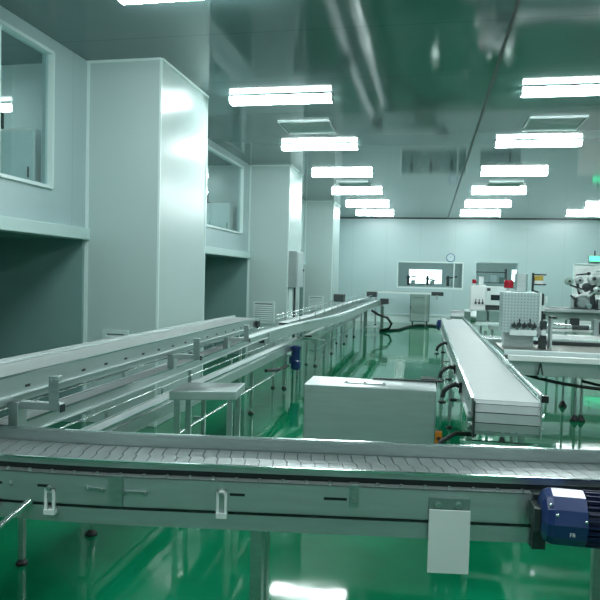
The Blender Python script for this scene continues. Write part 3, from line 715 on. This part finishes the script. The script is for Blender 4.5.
# ------------------------------------------------------------------ stainless box in the middle
t = thing('steel_cabinet', 'large plain stainless steel box standing right behind the foreground conveyor', 'metal box', (-.4, 4.85, 0))
m = MB(); m.box(-.88, .085, 4.66, 5.05, .27, .75, 'sheet'); m.build('body', t, bevel=.008)
m = MB(); m.box(-.60, -.28, 4.78, 4.90, .75, .757, 'steel'); m.build('hatch_plate', t, bevel=.002)
for x in (-.58, -.44, -.30): bolt(t, (x, 4.80, .757), .008, 'z+')
for x in (-.84, .045): bolt(t, (x, 4.66, .71), .007, 'y-')
m = MB(); m.box(-.40, .09, 5.035, 5.06, .752, .762, 'black'); m.build('rear_seal', t)
for x in (-.83, .03):
    for y in (4.70, 4.99):
        m = MB(); m.box(x-.02, x+.02, y-.02, y+.02, .0, .27, 'steel'); m.build('leg', t)
t = thing('warning_switch', 'small orange switch box at the right edge of the big stainless box', 'switch', (.12, 4.7, .45))
m = MB(); m.box(.0855, .135, 4.66, 4.72, .36, .455, 'orange'); m.build('case', t, bevel=.004)
m = MB(); m.cyl((.11, 4.66, .41), (.11, 4.645, .41), .014, 'redbrown', 12); m.build('button', t)

# ------------------------------------------------------------------ grey cabinet on castors at the far wall
t = thing('control_cabinet', 'tall grey cabinet on castors standing in front of the far wall', 'cabinet', (-.2, 21.9, 0))
m = MB(); m.box(-.56, .08, 21.6, 22.1, .12, 1.08, 'greend'); m.build('body', t, bevel=.012)
m = MB(); m.box(-.53, .05, 21.585, 21.6, .15, 1.05, 'greyd'); d_ = m.build('door', t, bevel=.004)
for k in range(6): m = MB(); m.cyl((-.42+k*.075, 21.585, .93), (-.42+k*.075, 21.565, .93), .016, 'dark', 8); m.build('push_button', d_)
m = MB(); m.box(-.56, -.52, 21.57, 21.6, .55, .62, 'dark'); m.build('hinge', d_)
for x in (-.47, .0):
    for y in (21.68, 22.02):
        m = MB(); m.cyl((x-.02, y, .055), (x+.02, y, .055), .055, 'black', 14); m.box(x-.03, x+.03, y-.03, y+.03, .08, .13, 'dark'); m.build('castor', t)

# ------------------------------------------------------------------ wrapping machines at the right
def lamp(parent, x, y, z, r=.045, h=.09):
    m = MB(); m.cyl((x, y, z), (x, y, z+.03), r*.55, 'white', 14); b_ = m.build('lamp_base', parent)
    m = MB(); m.lathe([(r, 0), (r, h*.8), (r*.8, h)], (x, y, z+.03), 'red', n=18); m.build('red_beacon', parent)
W1 = thing('packing_machine', 'near packing line at right with perforated control box, red beacon and long steel rails', 'machine', (1.8, 5.7, 0))
m = MB(); m.box(.68, 3.6, 5.46, 5.50, .80, .90, 'sheet'); m.box(.68, 3.6, 5.46, 6.35, .785, .80, 'sheet'); m.build('lower_panel', W1, bevel=.003)
m = MB(); m.box(.66, 3.6, 5.40, 5.46, .905, .95, 'bright'); m.build('front_rail', W1, bevel=.004)
m = MB(); m.box(.66, 3.6, 5.46, 5.66, .91, .925, 'dark'); m.build('rail_slot', W1)
m = MB(); m.box(.66, 3.6, 5.66, 5.72, .92, .965, 'trimw'); m.build('inner_rail', W1, bevel=.003)
m = MB(); m.box(.66, 3.6, 5.72, 6.45, .93, .95, 'brown'); m.build('bed_plate', W1)
m = MB(); m.box(.75, 3.6, 6.45, 6.50, .92, .985, 'dark'); m.build('rear_rail', W1, bevel=.003)
m = MB(); m.bar((.885, 5.385, .80), (.905, 5.385, .90), .012, .012, 'dark'); m.bar((.925, 5.385, .80), (.905, 5.385, .90), .012, .012, 'dark'); m.cyl((.905, 5.37, .80), (.905, 5.39, .80), .018, 'chrome', 10); m.build('latch', W1)
for x in (.74, 2.3, 3.3):
    for y in (5.60, 6.3):
        m = MB(); m.cyl((x, y, .07), (x, y, .785), .018, 'steel2', 10); l = m.build('leg', W1)
        m = MB(); m.lathe([(.04, 0), (.04, .012), (.016, .07)], (x, y, 0), 'black', n=12); m.build('levelling_foot', l)
cb = MB(); cb.box(.67, .985, 6.05, 6.30, 1.08, 1.45, 'perf'); bx = cb.build('control_box', W1, bevel=.006)
m = MB(); m.box(.985, 1.005, 6.04, 6.38, 1.05, 1.455, 'white'); m.build('side_rim', bx)
m = MB(); m.box(.70, .96, 6.12, 6.28, .95, 1.08, 'steel2'); m.build('pedestal', bx)
m = MB(); m.box(.735, .965, 5.98, 6.05, 1.065, 1.115, 'white'); m.build('button_panel', bx, bevel=.003)
for k, x in enumerate((.77, .815, .86, .905, .945)):
    m = MB(); m.cyl((x, 6.05, 1.15+.01*(k % 2)), (x, 6.0, 1.15+.01*(k % 2)), .020, 'dark', 12); m.bar((x+.004, 6.0, 1.135), (x, 6.0, 1.215 if k % 2 else 1.185), .011, .012, 'dark'); m.cyl((x, 5.985, 1.125), (x, 6.03, 1.125), .008, 'chrome', 8); m.build('switch', bx)
lamp(bx, .735, 6.2, 1.455, .042, .075)
m = MB(); m.box(.81, .90, 6.26, 6.30, 1.455, 1.62, 'sheet'); m.box(.80, .815, 6.25, 6.31, 1.455, 1.625, 'chrome'); m.box(.895, .91, 6.25, 6.31, 1.455, 1.625, 'chrome'); m.build('film_guide', bx, bevel=.002)
m = MB(); m.cyl((1.03, 6.15, .95), (1.03, 6.15, 1.44), .012, 'dark', 10); m.bar((1.03, 6.15, 1.44), (.94, 6.15, 1.47), .014, .014, 'dark'); m.cyl((.94, 6.15, 1.46), (.94, 6.15, 1.63), .010, 'dark', 10); ps = m.build('film_post', W1)
m = MB(); m.cyl((.93, 6.15, 1.615), (1.055, 6.15, 1.615), .007, 'dark', 8); m.cyl((.93, 6.15, 1.525), (1.055, 6.15, 1.525), .007, 'dark', 8); m.build('reel_arm', ps)
m = MB(); m.lathe([(.036, 0), (.040, .01), (.040, .062), (.036, .07)], (.99, 6.15, 1.535), 'yellow', 'z', 16); m.cyl((.99, 6.15, 1.53), (.99, 6.15, 1.56), .0405, 'bright', 16); m.build('film_reel', ps)
m = MB(); m.cyl((.95, 6.15, 1.375), (1.06, 6.15, 1.375), .008, 'dark', 8); m.cyl((1.055, 6.14, 1.36), (1.055, 6.14, 1.42), .016, 'white', 12); m.build('tension_roller', ps)
m = MB(); m.cyl((1.03, 6.12, 1.285), (1.03, 6.12, 1.335), .022, 'white', 12); m.cyl((1.03, 6.12, 1.21), (1.03, 6.12, 1.26), .026, 'dark', 12); m.build('guide_roller', ps)
m = MB(); m.box(.995, 1.05, 6.0, 6.1, .95, 1.07, 'dark'); m.box(.995, 1.05, 6.0, 6.1, 1.13, 1.20, 'dark'); m.box(1.0, 1.04, 5.97, 6.0, 1.075, 1.12, 'white'); m.build('seal_head', W1, bevel=.003)
m = MB(); m.box(1.075, 1.095, 5.98, 6.1, .95, 1.24, 'steel2'); m.box(1.075, 1.13, 5.98, 6.1, 1.225, 1.245, 'dark'); m.build('side_plate', W1, bevel=.002)
m = MB(); m.cyl((1.095, 6.05, 1.175), (1.26, 6.05, 1.17), .010, 'chrome', 10); m.build('shaft', W1)
m = MB(); pts = []
for k in range(25):
    u = k/24; pts.append((.80+1.6*u, 5.58, .785-.105*math.sin(PI*u)**.75))
m.tube(pts, .014, 'cable'); tag(m.build('cable', None), 'black cable sagging below the near packing line at right', 'cable')
m = MB(); m.tube([(1.3, 5.75, .72), (1.6, 5.75, .66), (2.0, 5.75, .63), (2.4, 5.75, .7)], .012, 'cable'); tag(m.build('cable', None), 'thin black cable close under the lower panel at the right frame edge', 'cable')

W2 = thing('packing_machine', 'second packing line behind the perforated box, with long beam and polished plates', 'machine', (2.4, 8.4, 0))
m = MB(); m.box(1.05, 4.6, 8.0, 8.06, 1.20, 1.235, 'sheet'); m.box(1.05, 4.6, 8.06, 8.5, 1.225, 1.24, 'dark'); m.build('top_beam', W2, bevel=.004)
m = MB(); m.box(1.08, 4.6, 8.10, 8.14, 1.10, 1.225, 'greyd'); m.build('back_panel', W2)
m = MB(); m.box(.66, 4.6, 7.55, 8.0, .86, .885, 'chrome'); m.build('work_plate', W2, bevel=.002)
m = MB(); m.box(.66, 4.6, 7.5, 7.55, .80, .895, 'steel2'); m.build('front_rail', W2, bevel=.003)
m = MB(); m.box(1.30, 4.6, 7.75, 7.95, .90, .94, 'bright'); m.build('infeed_tray', W2, bevel=.003)
m = MB(); m.box(1.40, 4.6, 7.97, 8.0, .97, 1.0, 'bright'); m.box(1.40, 4.6, 7.97, 7.99, 1.005, 1.012, 'dark'); m.build('upper_tray', W2, bevel=.003)
m = MB(); m.cyl((1.30, 7.9, 1.045), (1.70, 7.9, 1.045), .012, 'chrome', 12); m.cyl((1.66, 7.9, 1.03), (1.84, 7.9, 1.03), .028, 'dark', 14); m.build('drive_shaft', W2)
m = MB(); m.box(1.66, 1.76, 8.0, 8.06, 1.05, 1.13, 'dark'); m.build('bearing_block', W2)
m = MB(); m.box(1.90, 2.15, 7.9, 8.06, .945, 1.13, 'steel2'); m.box(1.95, 2.0, 7.88, 7.9, .96, 1.10, 'dark'); m.build('drive_housing', W2, bevel=.004)
for x, y in ((.72, 7.6), (1.66, 7.6), (1.73, 7.62), (3.2, 7.6), (4.4, 7.6), (1.70, 8.45), (3.2, 8.45), (4.4, 8.45)):
    m = MB(); m.cyl((x, y, .07), (x, y, .86 if y < 8 else 1.225), .015, 'steel2', 10); l = m.build('leg', W2)
    m = MB(); m.lathe([(.05, 0), (.05, .014), (.016, .07)], (x, y, 0), 'black', n=12); m.build('levelling_foot', l)
# film unwinder head on W2 (at the right frame edge)
U = thing('film_unwinder', 'cluttered film-feeding head with reels and levers in front of the white far door', 'machine head', (2.0, 8.25, 1.24))
m = MB(); m.box(1.72, 1.90, 8.15, 8.35, 1.241, 1.40, 'steel2'); m.box(1.72, 1.76, 8.13, 8.15, 1.26, 1.38, 'dark'); m.build('base_block', U, bevel=.005)
m = MB(); m.bar((1.96, 8.22, 1.24), (1.92, 8.22, 1.52), .05, .06, 'dark'); m.bar((1.80, 8.2, 1.38), (1.76, 8.2, 1.54), .03, .03, 'dark'); m.bar((1.92, 8.2, 1.50), (2.25, 8.2, 1.56), .04, .05, 'dark'); m.build('upright', U)
for x, z, r, mt in ((1.655, 1.565, .048, 'greyd'), (1.77, 1.58, .045, 'steel2'), (1.86, 1.50, .05, 'dark'), (1.93, 1.60, .065, 'steel2'), (2.03, 1.56, .075, 'greyd'), (2.14, 1.60, .07, 'steel2'), (1.98, 1.46, .05, 'steel'), (2.08, 1.42, .05, 'dark')):
    m = MB(); m.lathe([(r*.5, -.005), (r, 0), (r, .01), (r*.55, .014), (r*.55, .05), (r, .054), (r, .064), (r*.5, .068)], (x, 8.12, z), mt, 'y', 18); rl = m.build('reel', U)
    m = MB(); m.cyl((x, 8.10, z), (x, 8.30, z), r*.3, 'dark', 10); m.build('spindle', rl)
for a, b, mt in (((1.66, 8.10, 1.52), (1.84, 8.10, 1.46), 'dark'), ((1.72, 8.09, 1.64), (1.86, 8.09, 1.66), 'dark'), ((1.72, 8.09, 1.38), (1.90, 8.09, 1.46), 'bright'), ((1.94, 8.09, 1.69), (2.15, 8.09, 1.67), 'steel2'), ((1.86, 8.09, 1.38), (2.0, 8.09, 1.51), 'greyd'),
                 ((1.67, 8.10, 1.40), (1.73, 8.10, 1.33), 'dark'), ((1.98, 8.1, 1.30), (2.2, 8.1, 1.38), 'steel2'), ((1.80, 8.1, 1.42), (1.74, 8.1, 1.50), 'steel'), ((1.90, 8.1, 1.28), (1.92, 8.1, 1.42), 'dark')):
    m = MB(); m.bar(a, b, .03, .018, mt); m.cyl((b[0], b[1]-.02, b[2]), (b[0], b[1]+.03, b[2]), .02, 'dark', 10); m.build('lever', U)
m = MB(); m.cyl((1.79, 8.05, 1.31), (1.79, 8.15, 1.31), .05, 'steel', 14); m.cyl((1.87, 8.05, 1.28), (1.87, 8.15, 1.28), .03, 'chrome', 14); m.build('drive_wheel', U)
m = MB(); m.box(1.98, 2.25, 8.1, 8.35, 1.241, 1.36, 'steel'); m.build('side_block', U, bevel=.005)

W3 = thing('packing_machine', 'farthest packing line with white control cabinets and a small red beacon', 'machine', (1.3, 12.4, 0))
m = MB(); m.box(.77, 1.03, 12.0, 12.3, .99, 1.46, 'bright'); b3 = m.build('control_cabinet', W3, bevel=.006)
for x in (.86, .92, .98): m = MB(); m.cyl((x, 12.0, 1.14), (x, 11.97, 1.14), .02, 'dark', 10); m.bar((x, 11.97, 1.12), (x, 11.97, 1.21), .014, .014, 'dark'); m.build('switch', b3)
lamp(b3, .83, 12.1, 1.46, .035, .075)
m = MB(); m.box(.93, 1.02, 12.35, 12.45, .99, 1.62, 'sheet'); m.build('film_guide', W3, bevel=.004)
m = MB(); m.box(1.05, 1.40, 12.2, 12.6, 1.10, 1.44, 'white'); b4 = m.build('display_cabinet', W3, bevel=.006)
m = MB(); m.box(1.14, 1.34, 12.19, 12.2, 1.19, 1.29, 'screen'); m.box(1.07, 1.13, 12.19, 12.2, 1.36, 1.41, 'dark'); m.build('display', b4)
m = MB(); m.box(.70, 5, 12.0, 12.6, .93, .99, 'steel2'); m.box(1.05, 1.40, 12.25, 12.55, .99, 1.10, 'dark'); m.build('work_table', W3, bevel=.004)
m = MB(); m.box(.67, .75, 11.7, 11.9, .83, .97, 'dark'); m.build('motor_block', W3, bevel=.006)
for x0, x1 in ((.77, 1.03), (1.06, 1.40)):
    m = MB(); m.box(x0, x1, 11.6, 11.95, .83, 1.02, 'greend'); m.build('gear_box', W3, bevel=.01)
m = MB(); m.box(.68, 5, 11.3, 11.98, .78, .825, 'trimw'); m.build('lower_rail', W3, bevel=.003)
m = MB(); m.box(.95, 5, 10.1, 10.4, .80, .86, 'steel2'); m.box(.95, 5, 10.1, 10.15, .86, .90, 'trimw'); m.build('discharge_rail', W3, bevel=.003)
for x in (.8, 2.0, 3.4, 4.8):
    for y, zt in ((10.25, .80), (11.45, .68), (12.4, .92)):
        m = MB(); m.cyl((x+.2, y, .0), (x+.2, y, zt), .022, 'steel2', 10); m.build('leg', W3)

# ------------------------------------------------------------------ machines seen through the far windows
def lab_stand(x, y, kind, label):
    t = thing('laboratory_machine', label, 'machine', (x, y, 0))
    m = MB(); m.box(x-.24, x+.24, y-.2, y+.2, .0, 1.3, 'steel2'); m.build('cabinet', t, bevel=.01)
    m = MB(); m.cyl((x-.12, y, 1.3), (x-.12, y, 1.68), .05, 'dark', 10); m.cyl((x+.06, y, 1.3), (x+.06, y, 1.5), .08, 'steel2', 12)
    m.bar((x-.2, y, 1.58), (x+.22, y, 1.66 if kind else 1.5), .05, .05, 'dark'); m.build('filling_head', t)
lab_stand(-.62, 25.0, 1, 'machine with pipes seen through the left part of the wide far window')
lab_stand(.10, 25.0, 0, 'machine with pipes seen through the middle of the wide far window')
lab_stand(.85, 24.6, 1, 'machine seen behind the right part of the wide far window')
t = thing('shelf_unit', 'dark shelf with goods seen through the narrow far window', 'shelf', (2.2, 25.5, 0))
for z in (.4, .9, 1.45, 1.85): m = MB(); m.box(1.6, 2.9, 25.3, 25.7, z, z+.03, 'dark'); m.build('shelf_board', t)
for x in (1.6, 2.9): m = MB(); m.box(x-.02, x+.02, 25.3, 25.7, 0, 2.0, 'dark'); m.build('side_post', t)
for k, (x, w, h) in enumerate(((1.75, .2, .25), (2.05, .25, .18), (2.45, .22, .28), (2.75, .15, .2))):
    m = MB(); m.box(x-w/2, x+w/2, 25.35, 25.6, 1.48, 1.48+h, ['white', 'sheet', 'trimw', 'greend'][k]); tag(m.build('storage_box', None, bevel=.005), ['small white', 'low grey', 'tall pale', 'dark green'][k]+' box on the shelf behind the narrow far window', 'box')

# white cupboards added to lighten the lower view through the left windows
for i, yb in enumerate((5.84, 11.83, 17.56)):
    t = thing('storage_cupboard', ['white cupboard seen low through the nearest upper left window', 'white cupboard seen low through the second upper left window', 'white cupboard in the room behind the third upper left window'][i], 'cupboard', (-4.1, yb-.25, 1.98))
    m = MB(); m.box(-4.66, -3.62, yb-.45, yb, 1.985, 2.86, 'bright'); m.build('body', t, bevel=.01)
    for k in range(3):
        x0 = -4.64+k*.34; m = MB(); m.box(x0, x0+.325, yb-.465, yb-.45, 2.02, 2.83, 'trimw'); d_ = m.build('door', t, bevel=.003)
        m = MB(); m.cyl((x0+.29, yb-.475, 2.4), (x0+.29, yb-.475, 2.5), .008, 'dark', 8); m.build('handle', d_)
    t = thing('microscope', ['dark instrument on the cupboard behind the nearest upper left window', 'dark instrument on the cupboard behind the second upper left window', 'dark instrument on the cupboard behind the third upper left window'][i], 'instrument', (-4.15, yb-.25, 2.86))
    m = MB(); m.box(-4.25, -4.05, yb-.35, yb-.15, 2.862, 2.89, 'dark'); m.build('base', t, bevel=.004)
    m = MB(); m.cyl((-4.15, yb-.2, 2.89), (-4.15, yb-.2, 3.12), .02, 'dark', 10); m.bar((-4.15, yb-.2, 3.1), (-4.15, yb-.32, 3.12), .05, .05, 'dark'); m.build('arm', t)

# ------------------------------------------------------------------ world, camera, view
w = bpy.data.worlds.new('World'); bpy.context.scene.world = w; w.use_nodes = True
w.node_tree.nodes['Background'].inputs[0].default_value = (.5, .7, .7, 1); w.node_tree.nodes['Background'].inputs[1].default_value = .1
cd = bpy.data.cameras.new('Camera'); cam = bpy.data.objects.new('Camera', cd); C.objects.link(cam); bpy.context.scene.camera = cam
cd.sensor_fit = 'HORIZONTAL'; cd.sensor_width = 36; cd.lens = 640/600*36; cd.clip_start = .05; cd.clip_end = 100
Rm = Matrix(((0.9802878145471238, -0.031682638002295656, 0.19501797634997445), (0.19601469926084025, 0.032158661597481604, -0.9800734963042012), (0.024779796692185756, 0.9989804957723019, 0.03773500685596581)))
mw = Rm.to_4x4(); mw.translation = (0, 0, 1.55); cam.matrix_world = mw
vs = bpy.context.scene.view_settings; vs.view_transform = 'Standard'; vs.look = 'None'; vs.gamma = 1; vs.use_curve_mapping = False; vs.exposure = 0.4
